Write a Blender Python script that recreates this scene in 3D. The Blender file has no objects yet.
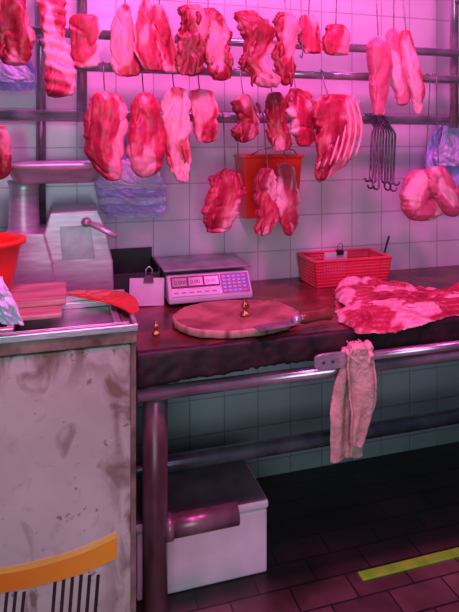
import bpy, bmesh, math, random
from mathutils import Vector, Matrix, noise
random.seed(3)
scene=bpy.context.scene
coll=scene.collection
F=560.0; H=1.45; HZ=140.0
TH=math.radians(16.5); S=math.sin(TH); C=math.cos(TH)
def dirv(px,py):
    a=(px-229.5)/F; b=(HZ-py)/F
    return Vector((S+C*a, C-S*a, b))
def wy(px,py,Y):
    d=dirv(px,py); t=Y/d.y
    return Vector((d.x*t,Y,H+d.z*t))
def wz(px,py,Z):
    d=dirv(px,py); t=(Z-H)/d.z
    return Vector((d.x*t,d.y*t,Z))
# ---------------- materials
def newmat(name):
    m=bpy.data.materials.new(name); m.use_nodes=True
    nt=m.node_tree; b=nt.nodes['Principled BSDF']
    return m,nt,b
def setc(b,n,v):
    if n in b.inputs: b.inputs[n].default_value=v
def mat_noise(name,c1,c2,scale=8,rough=.5,metal=0,bump=.0,lo=.35,hi=.65,detail=6,stretch=(1,1,1),coat=0,c3=None,trans=0,dist=0.0,bd=.004):
    m,nt,b=newmat(name); N=nt.nodes; L=nt.links
    tc=N.new('ShaderNodeTexCoord'); mp=N.new('ShaderNodeMapping'); mp.inputs['Scale'].default_value=stretch
    no=N.new('ShaderNodeTexNoise'); no.inputs['Scale'].default_value=scale; no.inputs['Detail'].default_value=detail
    no.inputs['Distortion'].default_value=dist
    cr=N.new('ShaderNodeValToRGB'); e=cr.color_ramp.elements
    e[0].position=lo; e[0].color=(*c1,1); e[1].position=hi; e[1].color=(*c2,1)
    if c3: x=cr.color_ramp.elements.new(min(.98,hi+.1)); x.color=(*c3,1)
    L.new(tc.outputs['Object'],mp.inputs['Vector']); L.new(mp.outputs[0],no.inputs['Vector'])
    L.new(no.outputs['Fac'],cr.inputs[0]); L.new(cr.outputs[0],b.inputs['Base Color'])
    b.inputs['Roughness'].default_value=rough; b.inputs['Metallic'].default_value=metal
    setc(b,'Coat Weight',coat); setc(b,'Coat Roughness',.15)
    if trans:
        setc(b,'Subsurface Weight',trans); setc(b,'Subsurface Radius',(.03,.03,.03))
    if bump:
        bp=N.new('ShaderNodeBump'); bp.inputs['Strength'].default_value=bump; bp.inputs['Distance'].default_value=bd
        L.new(no.outputs['Fac'],bp.inputs['Height']); L.new(bp.outputs[0],b.inputs['Normal'])
    return m
def mat_tile(name,c1,c2,cm,w,hh,axes,rough=.25,mortar=.004,dirt=.5,offx=0,offy=0,offset=0.0,painted_shade=None):
    m,nt,b=newmat(name); N=nt.nodes; L=nt.links
    tc=N.new('ShaderNodeTexCoord'); sp=N.new('ShaderNodeSeparateXYZ'); cb=N.new('ShaderNodeCombineXYZ')
    L.new(tc.outputs['Object'],sp.inputs[0])
    a1=N.new('ShaderNodeMath'); a1.inputs[1].default_value=offx+10*w; a2=N.new('ShaderNodeMath'); a2.inputs[1].default_value=offy+20*hh
    L.new(sp.outputs[axes[0]],a1.inputs[0]); L.new(sp.outputs[axes[1]],a2.inputs[0])
    L.new(a1.outputs[0],cb.inputs[0]); L.new(a2.outputs[0],cb.inputs[1])
    br=N.new('ShaderNodeTexBrick'); br.offset=offset; br.inputs['Scale'].default_value=1
    br.inputs['Brick Width'].default_value=w; br.inputs['Row Height'].default_value=hh
    br.inputs['Mortar Size'].default_value=mortar; br.inputs['Mortar Smooth'].default_value=.3
    br.inputs['Color1'].default_value=(*c1,1); br.inputs['Color2'].default_value=(*c2,1); br.inputs['Mortar'].default_value=(*cm,1)
    L.new(cb.outputs[0],br.inputs['Vector'])
    no=N.new('ShaderNodeTexNoise'); no.inputs['Scale'].default_value=3.5; no.inputs['Detail'].default_value=8
    L.new(tc.outputs['Object'],no.inputs['Vector'])
    cr=N.new('ShaderNodeValToRGB'); cr.color_ramp.elements[0].position=.3; cr.color_ramp.elements[1].position=.6
    cr.color_ramp.elements[0].color=(1-dirt,1-dirt,1-dirt,1)
    L.new(no.outputs['Fac'],cr.inputs[0])
    mx=N.new('ShaderNodeMix'); mx.data_type='RGBA'; mx.blend_type='MULTIPLY'; mx.inputs[0].default_value=1
    L.new(br.outputs['Color'],mx.inputs[6]); L.new(cr.outputs[0],mx.inputs[7]); cur=mx.outputs[2]
    if painted_shade:  # shade multiplied into the tile colour along one axis
        ax,g0,g1,dk=painted_shade
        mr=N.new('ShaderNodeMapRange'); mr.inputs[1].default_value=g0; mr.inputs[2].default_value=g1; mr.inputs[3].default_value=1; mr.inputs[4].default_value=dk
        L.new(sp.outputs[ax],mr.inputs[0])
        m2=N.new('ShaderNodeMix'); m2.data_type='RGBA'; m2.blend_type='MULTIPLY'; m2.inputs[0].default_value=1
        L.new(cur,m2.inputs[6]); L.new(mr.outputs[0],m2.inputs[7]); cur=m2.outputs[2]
    L.new(cur,b.inputs['Base Color'])
    b.inputs['Roughness'].default_value=rough
    bp=N.new('ShaderNodeBump'); bp.invert=True; bp.inputs['Strength'].default_value=.35; bp.inputs['Distance'].default_value=.002
    L.new(br.outputs['Fac'],bp.inputs['Height']); L.new(bp.outputs[0],b.inputs['Normal'])
    return m
def mat_meat(name,lean,fat,bias=.0,scale=30,dark=None,stretch=(1,1,.35),ns=.72,bump=.4,coat=.14):
    m,nt,b=newmat(name); N=nt.nodes; L=nt.links
    tc=N.new('ShaderNodeTexCoord'); mp=N.new('ShaderNodeMapping'); mp.inputs['Scale'].default_value=stretch
    no=N.new('ShaderNodeTexNoise'); no.inputs['Scale'].default_value=scale; no.inputs['Detail'].default_value=7; no.inputs['Distortion'].default_value=1.3; no.inputs['Roughness'].default_value=.6
    gr_=N.new('ShaderNodeTexNoise'); gr_.inputs['Scale'].default_value=140; gr_.inputs['Detail'].default_value=4
    L.new(tc.outputs['Object'],mp.inputs[0]); L.new(mp.outputs[0],no.inputs[0]); L.new(mp.outputs[0],gr_.inputs[0])
    at=N.new('ShaderNodeAttribute'); at.attribute_name='fat'
    sc=N.new('ShaderNodeMath'); sc.operation='MULTIPLY_ADD'; sc.inputs[1].default_value=ns; sc.inputs[2].default_value=bias-ns*.5
    L.new(no.outputs['Fac'],sc.inputs[0])
    a2=N.new('ShaderNodeMath'); L.new(at.outputs['Fac'],a2.inputs[0]); L.new(sc.outputs[0],a2.inputs[1])
    g2=N.new('ShaderNodeMath'); g2.operation='MULTIPLY_ADD'; g2.inputs[1].default_value=.28; g2.inputs[2].default_value=-.14; L.new(gr_.outputs['Fac'],g2.inputs[0])
    a3=N.new('ShaderNodeMath'); L.new(a2.outputs[0],a3.inputs[0]); L.new(g2.outputs[0],a3.inputs[1])
    cr=N.new('ShaderNodeValToRGB'); e=cr.color_ramp.elements
    dk=dark or tuple(x*.42 for x in lean)
    e[0].position=.05; e[0].color=(*dk,1); e[1].position=.95; e[1].color=(*fat,1)
    x=e.new(.32); x.color=(*lean,1); x=e.new(.52); x.color=(*[l*.85+f*.15 for l,f in zip(lean,fat)],1); x=e.new(.68); x.color=(*[l*.45+f*.55 for l,f in zip(lean,fat)],1)
    L.new(a3.outputs[0],cr.inputs[0]); L.new(cr.outputs[0],b.inputs['Base Color'])
    b.inputs['Roughness'].default_value=.42; setc(b,'Coat Weight',coat); setc(b,'Coat Roughness',.2)
    sm=N.new('ShaderNodeMath'); sm.operation='MULTIPLY_ADD'; sm.inputs[1].default_value=.4; L.new(gr_.outputs['Fac'],sm.inputs[0]); L.new(no.outputs['Fac'],sm.inputs[2])
    bp=N.new('ShaderNodeBump'); bp.inputs['Strength'].default_value=bump; bp.inputs['Distance'].default_value=.005
    L.new(sm.outputs[0],bp.inputs['Height']); L.new(bp.outputs[0],b.inputs['Normal'])
    return m
M={}
M['wall']=mat_tile('tile_wall',(.84,.84,.90),(.79,.79,.85),(.52,.48,.56),.15,.15,(0,2),mortar=.0028,dirt=.18,offx=.05,offy=.03,rough=.14,painted_shade=(2,-1.25,-1.8,.50))  # lower wall colour darkens towards the floor, painting in the under-counter shade
M['floor']=mat_tile('tile_floor',(.26,.16,.13),(.15,.09,.08),(.05,.04,.035),.20,.10,(0,1),rough=.32,mortar=.004,dirt=.75,offset=.5,painted_shade=(1,1.62-.385,1.74-.385,.12))  # counter's shade painted into the floor colour behind the strip
M['ceil']=mat_noise('ceiling_paint',(.2,.19,.19),(.3,.29,.29),3,.9)
M['steel']=mat_noise('brushed_steel',(.6,.58,.62),(.85,.83,.87),30,.28,.7,.05,stretch=(1,1,8))
M['machine']=mat_noise('brushed_machine_metal',(.44,.43,.48),(.60,.59,.64),14,.34,.5,.02,stretch=(1,1,6))
M['pan']=mat_noise('worn_steel_pan',(.26,.25,.28),(.46,.44,.48),12,.35,.6,.05)
M['tube']=mat_noise('polished_tube',(.34,.29,.33),(.66,.61,.66),14,.2,.7,.08,stretch=(.5,1,1))
M['steel_dirty']=mat_noise('dirty_steel',(.20,.18,.19),(.48,.45,.46),14,.38,.5,.2)
M['rail']=mat_noise('grey_steel_pipe',(.28,.27,.30),(.50,.48,.53),16,.18,.55,.08,coat=.4)
M['leg']=mat_noise('rusty_pipe',(.12,.06,.065),(.34,.24,.26),9,.3,.45,.25,stretch=(1,1,.3))
M['darkpipe']=mat_noise('dark_pipe',(.11,.10,.125),(.28,.26,.31),9,.24,.45,.1,coat=.3)
M['hook']=mat_noise('hook_iron',(.12,.11,.11),(.35,.33,.33),30,.35,.8)
M['iron']=mat_noise('black_iron',(.06,.055,.065),(.20,.19,.21),40,.3,.6)
M['top']=mat_noise('worn_counter_top',(.055,.010,.012),(.22,.040,.038),6,.27,0,.4,detail=10,c3=(.36,.11,.10),dist=.8)
M['cover']=mat_noise('dark_rubber_cover',(.008,.005,.006),(.036,.016,.018),16,.55,0,.6,bd=.005)
M['foam']=mat_noise('white_foam',(.70,.72,.70),(.94,.94,.92),5,.8,0,.1)
M['lid']=mat_noise('grimy_lid',(.06,.07,.065),(.15,.17,.16),6,.6,0,.1)
M['board']=mat_noise('chopping_wood',(.17,.065,.045),(.48,.25,.18),9,.6,0,.7,detail=12,dist=.8,lo=.32,hi=.64,bd=.005)
M['rim']=mat_noise('block_rim_wood',(.13,.055,.04),(.55,.33,.25),22,.6,0,.8,lo=.38,hi=.54,stretch=(1,1,.2))
M['plank']=mat_noise('wood_board',(.34,.20,.15),(.58,.40,.30),6,.55,0,.2,stretch=(1,8,8))
M['red']=mat_noise('red_plastic',(.70,.030,.012),(.90,.06,.02),5,.35,coat=.2)
M['pinkred']=mat_noise('pink_red_plastic',(.62,.03,.07),(.80,.06,.11),5,.35,coat=.2)
M['redbag']=mat_noise('red_bag_plastic',(.45,.010,.010),(.68,.025,.020),9,.35,coat=.3)
M['purple']=mat_noise('lilac_bag_plastic',(.64,.56,1.0),(.80,.72,1.0),3,.3,coat=.4)
M['purpled']=mat_noise('violet_bag_plastic',(.50,.40,.97),(.64,.55,1.0),3,.3,coat=.4)
M['whitebag']=mat_noise('white_bag_plastic',(.80,.76,.95),(.9,.88,1.),4,.3,coat=.3,trans=.3)
M['black']=mat_noise('black_plastic',(.012,.012,.014),(.03,.03,.035),9,.45)
M['white']=mat_noise('white_plastic',(.46,.46,.50),(.60,.60,.64),6,.4)
M['paper']=mat_noise('paper',(.52,.52,.56),(.68,.68,.72),10,.8)
M['blue']=mat_noise('blue_panel',(.09,.11,.34),(.14,.17,.46),10,.4)
M['key']=mat_noise('key_rubber',(.40,.42,.66),(.50,.52,.76),10,.5)
M['lcd']=mat_noise('lcd_glass',(.30,.25,.25),(.38,.32,.32),10,.2)
M['ink']=mat_noise('ink',(.01,.01,.02),(.02,.02,.03),10,.5)
M['towel']=mat_noise('towel_cloth',(.48,.30,.24),(.74,.52,.43),26,.95,0,.7,lo=.3,hi=.62,bd=.004,detail=10)
M['towelk']=mat_noise('towel_knot_cloth',(.70,.38,.36),(.86,.55,.50),40,.95,0,.7,lo=.3,hi=.62,bd=.004,detail=10)
M['knifeh']=mat_noise('knife_handle_wood',(.14,.030,.022),(.30,.08,.055),20,.3,coat=.4)
M['bone']=mat_noise('bone',(.78,.28,.34),(.90,.54,.56),20,.4,coat=.1)
M['brass']=mat_noise('tarnished_brass',(.28,.14,.04),(.75,.50,.20),30,.3,.8,.2)
M['yellowdecal']=mat_noise('faded_yellow_decal',(.78,.52,.06),(.95,.68,.14),12,.5)
M['yellow']=mat_noise('yellow_tape',(.20,.90,.02),(.36,1.,.05),22,.5)
M['rusttrim']=mat_noise('rusty_trim',(.10,.06,.045),(.36,.27,.2),12,.6,.2,.4)
def grad_mat():
    m,nt,b=newmat('orange_decal'); N=nt.nodes; L=nt.links
    tc=N.new('ShaderNodeTexCoord'); sp=N.new('ShaderNodeSeparateXYZ'); L.new(tc.outputs['Object'],sp.inputs[0])
    mr=N.new('ShaderNodeMapRange'); mr.inputs[1].default_value=-.12; mr.inputs[2].default_value=.22; L.new(sp.outputs[0],mr.inputs[0])
    no=N.new('ShaderNodeTexNoise'); no.inputs['Scale'].default_value=20; L.new(tc.outputs['Object'],no.inputs[0])
    cr=N.new('ShaderNodeValToRGB'); cr.color_ramp.elements[0].color=(.72,.17,.01,1); cr.color_ramp.elements[1].color=(.92,.42,.03,1)
    ad=N.new('ShaderNodeMath'); ad.operation='MULTIPLY_ADD'; ad.inputs[1].default_value=.3; L.new(no.outputs['Fac'],ad.inputs[0]); L.new(mr.outputs[0],ad.inputs[2])
    L.new(ad.outputs[0],cr.inputs[0]); L.new(cr.outputs[0],b.inputs['Base Color']); b.inputs['Roughness'].default_value=.5
    return m
M['orange']=grad_mat()
M['lean']=mat_meat('meat_lean',(.50,.018,.066),(.84,.36,.44),-.02,scale=22)
M['dark']=mat_meat('meat_dark',(.32,.010,.030),(.80,.30,.37),-.04,scale=28,ns=.85)
M['mid']=mat_meat('meat_marbled',(.50,.022,.068),(.87,.47,.54),.03,scale=24,ns=.8)
M['pale']=mat_meat('meat_pale',(.62,.12,.21),(.88,.50,.55),.07,scale=14,ns=.5,bump=.22)
M['slab']=mat_meat('meat_slab',(.46,.024,.062),(.92,.54,.58),.02,scale=12,stretch=(.5,1.2,1),ns=.6,bump=.35)
def freezer_mat():
    m,nt,b=newmat('freezer_paint'); N=nt.nodes; L=nt.links
    tc=N.new('ShaderNodeTexCoord')
    def ns(scale,lo,hi,c1,c2,st=(1,1,1),dist=0,det=9):
        mp=N.new('ShaderNodeMapping'); mp.inputs['Scale'].default_value=st
        no=N.new('ShaderNodeTexNoise'); no.inputs['Scale'].default_value=scale; no.inputs['Detail'].default_value=det; no.inputs['Distortion'].default_value=dist
        cr=N.new('ShaderNodeValToRGB'); e=cr.color_ramp.elements; e[0].position=lo; e[1].position=hi; e[0].color=(*c1,1); e[1].color=(*c2,1)
        L.new(tc.outputs['Object'],mp.inputs[0]); L.new(mp.outputs[0],no.inputs[0]); L.new(no.outputs['Fac'],cr.inputs[0]); return cr
    a=ns(2.2,.3,.7,(.46,.47,.39),(.68,.69,.59))
    r=ns(3.0,.46,.70,(0,0,0),(1,1,1),dist=1.)
    s=ns(6,.58,.66,(0,0,0),(1,1,1),(1.3,1,.8),1.2,14)
    s2=ns(30,.56,.70,(0,0,0),(1,1,1),(1,1,1),.5,12)
    v=ns(45,.66,.71,(0,0,0),(1,1,1),(1,1,1),.3)
    st=ns(12,.44,.60,(0,0,0),(1,1,1),(1.5,1,.7),.8)
    sp=N.new('ShaderNodeSeparateXYZ'); L.new(tc.outputs['Object'],sp.inputs[0])
    def rng(out,a0,a1):
        mr=N.new('ShaderNodeMapRange'); mr.inputs[1].default_value=a0; mr.inputs[2].default_value=a1; L.new(out,mr.inputs[0]); return mr.outputs[0]
    mxn=N.new('ShaderNodeMath'); mxn.operation='MAXIMUM'; L.new(rng(sp.outputs[0],.38,.475),mxn.inputs[0]); L.new(rng(sp.outputs[2],.76,.865),mxn.inputs[1])
    ed=N.new('ShaderNodeMath'); ed.operation='MULTIPLY'; L.new(mxn.outputs[0],ed.inputs[0]); L.new(st.outputs[0],ed.inputs[1])
    cur=a.outputs[0]
    for fo,c,k in ((r.outputs[0],(.38,.32,.23),.5),(s2.outputs[0],(.34,.29,.23),.3),(s.outputs[0],(.18,.10,.065),.8),(v.outputs[0],(.18,.11,.08),.7),(ed.outputs[0],(.18,.11,.07),.9)):
        mu=N.new('ShaderNodeMath'); mu.operation='MULTIPLY'; mu.inputs[1].default_value=k; L.new(fo,mu.inputs[0])
        m1=N.new('ShaderNodeMix'); m1.data_type='RGBA'; L.new(mu.outputs[0],m1.inputs[0]); L.new(cur,m1.inputs[6]); m1.inputs[7].default_value=(*c,1); cur=m1.outputs[2]
    L.new(cur,b.inputs['Base Color']); b.inputs['Roughness'].default_value=.5
    return m
M['freezer']=freezer_mat()
# ---------------- mesh helpers
def mkobj(name,verts,faces,mat,parent=None,smooth=False,origin=None,attr=None,bevel=0,subd=0):
    me=bpy.data.meshes.new(name)
    vs=[Vector(v) for v in verts]
    if origin is None:
        mn=[min(v[i] for v in vs) for i in range(3)]; mx=[max(v[i] for v in vs) for i in range(3)]
        origin=Vector(((mn[0]+mx[0])/2,(mn[1]+mx[1])/2,mn[2]))
    me.from_pydata([v-origin for v in vs],[],faces)
    bm=bmesh.new(); bm.from_mesh(me); bmesh.ops.recalc_face_normals(bm,faces=bm.faces); bm.to_mesh(me); bm.free()
    if attr:
        a=me.attributes.new('fat','FLOAT','POINT')
        for i,v in enumerate(attr): a.data[i].value=v
    me.materials.append(M[mat] if isinstance(mat,str) else mat)
    for p in me.polygons: p.use_smooth=smooth
    o=bpy.data.objects.new(name,me); coll.objects.link(o); o.location=origin
    if parent:
        o.parent=parent; o.matrix_parent_inverse=Matrix.Translation(-parent.location)
    if bevel:
        b=o.modifiers.new('bevel','BEVEL'); b.width=bevel; b.segments=3; b.limit_method='ANGLE'
    return o
def tag(o,label,cat,group=None):
    o['label']=label; o['category']=cat
    if group: o['group']=group
    return o
def thing(name,loc,label,cat,group=None):
    e=bpy.data.objects.new(name,None); e.empty_display_size=.05; e.location=loc; coll.objects.link(e)
    return tag(e,label,cat,group)
BF=[(0,1,3,2),(4,6,7,5),(0,4,5,1),(2,3,7,6),(0,2,6,4),(1,5,7,3)]
def boxv(x0,x1,y0,y1,z0,z1):
    return [Vector((x,y,z)) for x in (x0,x1) for y in (y0,y1) for z in (z0,z1)]
def box(name,x0,x1,y0,y1,z0,z1,mat,parent=None,bevel=.002,X=None):
    v=boxv(x0,x1,y0,y1,z0,z1)
    if X: v=[X@p for p in v]
    return mkobj(name,v,BF,mat,parent,bevel=bevel)
def boxes(name,lst,mat,parent=None,bevel=0,X=None):
    V=[];Fc=[]
    for b in lst:
        k=len(V); v=boxv(*b)
        if X: v=[X@p for p in v]
        V+=v; Fc+=[tuple(i+k for i in f) for f in BF]
    return mkobj(name,V,Fc,mat,parent,bevel=bevel)
def sweep(pts,rad,n=10):
    pts=[Vector(p) for p in pts]; V=[];Fc=[]
    up=Vector((0,0,1)); prev=None
    for i,p in enumerate(pts):
        t=(pts[min(i+1,len(pts)-1)]-pts[max(i-1,0)]).normalized()
        if prev is None:
            a=up if abs(t.dot(up))<.9 else Vector((1,0,0)); u=t.cross(a).normalized()
        else:
            u=(prev-t*prev.dot(t)).normalized()
        prev=u; w=t.cross(u)
        r=rad[i] if isinstance(rad,(list,tuple)) else rad
        for k in range(n):
            an=2*math.pi*k/n; V.append(p+u*math.cos(an)*r+w*math.sin(an)*r)
    for i in range(len(pts)-1):
        for k in range(n):
            Fc.append((i*n+k,i*n+(k+1)%n,(i+1)*n+(k+1)%n,(i+1)*n+k))
    Fc.append(tuple(range(n))[::-1]); Fc.append(tuple((len(pts)-1)*n+k for k in range(n)))
    return V,Fc
def tube(name,pts,rad,mat,parent=None,n=12,smooth=True):
    V,Fc=sweep(pts,rad,n)
    return mkobj(name,V,Fc,mat,parent,smooth=smooth)
def revolve(name,prof,cx,cy,mat,parent=None,n=40,sx=1,sy=1,jit=0,smooth=True,rj=.3):
    V=[];Fc=[]
    for j,(r,z) in enumerate(prof):
        for k in range(n):
            a=2*math.pi*k/n; q=1+jit*noise.noise(Vector((math.cos(a)*1.5,math.sin(a)*1.5,7.7)))+jit*rj*noise.noise(Vector((math.cos(a)*8,math.sin(a)*8,2.7)))
            V.append(Vector((cx+r*q*sx*math.cos(a),cy+r*q*sy*math.sin(a),z)))
    for j in range(len(prof)-1):
        for k in range(n): Fc.append((j*n+k,j*n+(k+1)%n,(j+1)*n+(k+1)%n,(j+1)*n+k))
    Fc.append(tuple(range(n))); Fc.append(tuple((len(prof)-1)*n+k for k in range(n)))
    return mkobj(name,V,Fc,mat,parent,smooth=smooth)
def cr(p0,p1,p2,p3,t):
    return .5*((2*p1)+(-p0+p2)*t+(2*p0-5*p1+4*p2-p3)*t*t+(-p0+3*p1-3*p2+p3)*t**3)
def sst(a,b,x):
    t=max(0,min(1,(x-a)/(b-a))); return t*t*(3-2*t)
SEED=[0]
def hang(name,label,cat,Y,rows,mat,depth=.45,amp=.006,fat=0.,edge=0.,maxd=.045,mind=.010,parent=None,group='hanging meat',crease=.4,NR=100,MS=80,freq=.85,noz=.4,rag=.5,bands=0,sq=.64,flaps=0,wob=.006,fine=.5):
    SEED[0]+=1; sd=SEED[0]*13.37; rnd=random.Random(SEED[0])
    R=[]
    for (y,xl,xr) in rows:
        a=wy(xl,y,Y); b=wy(xr,y,Y); R.append((( a.z+b.z)/2,(a.x+b.x)/2,abs(b.x-a.x)/2))
    nseg=len(R)-1; V=[];A=[];Fc=[]
    ztop=R[0][0]; zbot=R[-1][0]; Ltot=ztop-zbot
    tw=rnd.uniform(-.6,.6)
    def prof(u):
        s=u*nseg; k=min(int(s),nseg-1); t=s-k
        P=[R[max(k-1,0)],R[k],R[k+1],R[min(k+2,nseg)]]
        return [cr(P[0][j],P[1][j],P[2][j],P[3][j],t) for j in range(3)]
    for i in range(NR):
        u=i/(NR-1); u=.35*(.5-.5*math.cos(math.pi*u))+.65*u
        z,cx,hw=prof(u)
        hw=max(hw,.003)
        dist=min(ztop-z,z-zbot); cap=min(.009,Ltot*.12)
        cf=1 if dist>cap else math.sqrt(max(0.0,1-(1-max(dist,0)/cap)**2)); cf=max(cf,.02)
        cx+=wob*noise.noise(Vector((z*14,sd,0)))
        hd=min(max(hw*depth,mind),maxd)
        wl=1+rag*(.30*noise.noise(Vector((z*28,sd,1)))+.17*noise.noise(Vector((z*66,sd,1)))+.06*noise.noise(Vector((z*150,sd,1))))
        wr=1+rag*(.30*noise.noise(Vector((z*28,sd,7)))+.17*noise.noise(Vector((z*66,sd,7)))+.06*noise.noise(Vector((z*150,sd,7))))
        for m in range(MS):
            a=2*math.pi*m/MS; ca,sa=math.cos(a),math.sin(a)
            sidew=wr if ca>0 else wl; sidew=1+(sidew-1)*abs(ca)
            ex=math.copysign(abs(ca)**sq,ca)*hw*cf*sidew; ey=math.copysign(abs(sa)**sq,sa)*hd*cf+ex*.25*tw
            q=Vector((ex*18,ey*18+sd,z*18*noz))*freq
            q2=Vector((ex*44,ey*44-sd,z*44*.5))*freq
            q3=Vector((ex*100,ey*100-sd,z*100*.6))
            n1=noise.noise(q); n2=noise.noise(q2); n3=noise.noise(q3)
            cs=sst(0,1,max(0,1-abs(noise.noise(q*1.3+Vector((5,5,5))))*8))
            bd=.5+.5*math.sin((z+ex*.3)*bands+1.5*n1) if bands else 0
            d=amp*(1.3*n1+fine*n2+.18*n3-crease*1.2*cs+(.6*bd if bands else 0))*min(1,hw/.02)*min(1,cf*1.2)
            V.append(Vector((cx+ex+ca*d,Y+ey+sa*d*1.4,z+(amp*.35*n2+rag*.006*noise.noise(Vector((ex*55,sd,0)))*(1 if dist<.03 else .2))*cf)))
            br=noise.noise(Vector((ex*13,ey*13+sd,z*7)))+.28*noise.noise(Vector((ex*40,ey*40+sd,z*16)))
            f=.30+.47*sst(.03,.22,br)-.14*sst(.1,.4,-br)+fat+(abs(edge)*sst(.5,.8,ca*(1 if edge>0 else -1)+.2*n2) if edge else 0)+.15*cs+(.25*(bd-.4) if bands else 0)
            A.append(min(1,max(0,f)))
    for i in range(NR-1):
        for m in range(MS):
            Fc.append((i*MS+m,i*MS+(m+1)%MS,(i+1)*MS+(m+1)%MS,(i+1)*MS+m))
    Fc.append(tuple(range(MS))); Fc.append(tuple((NR-1)*MS+k for k in range(MS)))
    for q in range(flaps):
        u=rnd.uniform(.2,.9); z,cx,hw=prof(u); hd=min(max(hw*depth,mind),maxd)
        xo=rnd.choice((-1,1))*rnd.uniform(.3,1); side=math.sqrt(max(.0,1-xo*xo*.8))
        p=Vector((cx+xo*hw*.85,Y-hd*side*.75,z+.02)); ln=rnd.uniform(.03,.06); r0=rnd.uniform(.006,.011); pts=[];rr=[]
        for j in range(9):
            t=j/8; pts.append(p+Vector((xo*.014*math.sin(t*2.2)+.006*noise.noise(Vector((t*3,q,sd))),-.005*math.sin(t*2.5),-ln*t))); rr.append(r0*(1-.8*t*t)*(.55+.45*min(1,t*5)))
        v,f=sweep(pts,rr,12); k=len(V)
        for vv in v:
            n2=noise.noise(vv*60); V.append(vv+Vector((n2*.003,n2*.003,0))); A.append(min(1,max(0,.28+.30*(q%2)+n2*.2)))
        Fc+=[tuple(i+k for i in g) for g in f]
    o=mkobj(name,V,Fc,mat,parent,smooth=True,attr=A,origin=Vector((R[0][1],Y,ztop)))
    if not parent: tag(o,label,cat,group)
    return o
# ---------------- room
def struct(o): o['kind']='structure'; return o
WY=2.27
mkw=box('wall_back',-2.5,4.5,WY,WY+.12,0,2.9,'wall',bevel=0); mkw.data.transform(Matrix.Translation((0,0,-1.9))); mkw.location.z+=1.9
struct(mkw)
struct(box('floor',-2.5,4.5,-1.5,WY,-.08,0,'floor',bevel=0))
struct(box('ceiling',-2.5,4.5,-.2,WY,2.9,2.98,'ceil',bevel=0))
a=wz(360,577,0.0)
st=box('floor_marking_strip',a.x,a.x+1.2,1.640,1.674,.0,.006,'yellow',bevel=.001)
tag(st,'yellow-green anti-slip strip stuck on the tiled floor','floor strip')
# ---------------- counter
CY=1.58; CT=.85
ct=thing('butcher_counter',Vector((1.0,1.9,0)),'long butcher counter with worn dark red top on a pipe frame','counter')
V=[];pts=[(.2,CY),(2.1,CY),(2.1,WY-.003),(-1.2,WY-.003),(-1.2,1.84),(.2,1.84)]
for z in (.785,CT): V+=[Vector((x,y,z)) for x,y in pts]
Fc=[tuple(range(6))[::-1],tuple(range(6,12))]+[(i,(i+1)%6,6+(i+1)%6,6+i) for i in range(6)]
mkobj('counter_top',V,Fc,'top',ct,bevel=.004)
V=[];Fc=[];nx=300;prof_=14
for i in range(nx+1):
    x=.197+1.9*i/nx
    bot=.772-.016*max(0,1-(x-.2)/.5)+.008*noise.noise(Vector((x*6,0,0)))+.007*noise.noise(Vector((x*26,3,0)))+.006*noise.noise(Vector((x*70,3,0)))
    lipy=.02+.012*noise.noise(Vector((x*9,8,0)))+.006*noise.noise(Vector((x*40,8,0)))
    for j in range(prof_+1):
        t=j/prof_
        if t<.3:
            yy=CY+lipy*(1-t/.3)-.004; zz=CT+.002+.0015*noise.noise(Vector((x*30,t*9,1)))
        else:
            tt=(t-.3)/.7; yy=CY-.006-.003*math.sin(tt*2.5)+.003*noise.noise(Vector((x*30,tt*4,9))); zz=CT+.003-(CT-bot)*tt
        V.append(Vector((x,yy,zz)))
for i in range(nx):
    for j in range(prof_):
        k=i*(prof_+1)+j; Fc.append((k,k+1,k+prof_+2,k+prof_+1))
o=mkobj('edge_cover',V,Fc,'cover',ct,smooth=True); sm=o.modifiers.new('s','SOLIDIFY'); sm.thickness=.003
lx=wy(155,420,1.64).x
tube('leg',[(lx,1.64,0),(lx,1.64,.785)],.037,'leg',ct,24)
tube('leg',[(2.02,1.64,0),(2.02,1.64,.785)],.037,'leg',ct,20)
tube('leg',[(2.02,2.2,0),(2.02,2.2,.785)],.03,'leg',ct,20)
tube('leg',[(-1.1,2.2,0),(-1.1,2.2,.785)],.03,'leg',ct,20)
tube('leg',[(-1.1,1.9,0),(-1.1,1.9,.785)],.03,'leg',ct,20)
tube('front_rail',[(.2,1.6,.724),(2.05,1.6,.724)],.020,'tube',ct,20)
sxp=wy(237,515,1.64).x
o=tube('leg_stub_pipe',[(lx,1.64,.305),(sxp,1.64,.305)],.032,'leg',ct,28); o['label']='short thick steel pipe stub joined to the leg'
tube('pipe_collar',[(lx+.030,1.64,.305),(lx+.050,1.64,.305)],.037,'leg',ct,28)
tube('lower_rail',[(-1.1,1.98,wy(300,442,1.98).z),(2.05,1.98,wy(300,442,1.98).z)],.029,'darkpipe',ct,20)
tube('cross_brace',[(2.02,1.64,.32),(2.02,2.2,.32)],.022,'darkpipe',ct,12)
by=1.535; bz=wy(360,357,by).z
tube('towel_bar',[(wy(345,357,by).x,by,bz),(2.05,by,bz)],.014,'tube',ct,20)
p0=wy(314,360,by);p1=wy(349,360,by)
V=[];w=(p1.x-p0.x)/2; cxp=(p0.x+p1.x)/2
for yy in (by-.006,by+.004):
    for k in range(28):
        a=2*math.pi*k/28; X=math.copysign(abs(math.cos(a))**.5,math.cos(a))*w; Z=math.copysign(abs(math.sin(a))**.5,math.sin(a))*.024
        V.append(Vector((cxp+X,yy,bz+Z)))
Fc=[tuple(range(28)),tuple(range(28,56))]+[(k,(k+1)%28,28+(k+1)%28,28+k) for k in range(28)]
o=mkobj('bracket_plate',V,Fc,'steel',ct,bevel=.001); o['label']='flat steel bracket plate with two bolt holes'
for dx in (-.03,.0):
    tube('bolt_hole',[(cxp+dx,by-.008,bz),(cxp+dx,by-.004,bz)],.005,'iron',o,12)
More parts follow.
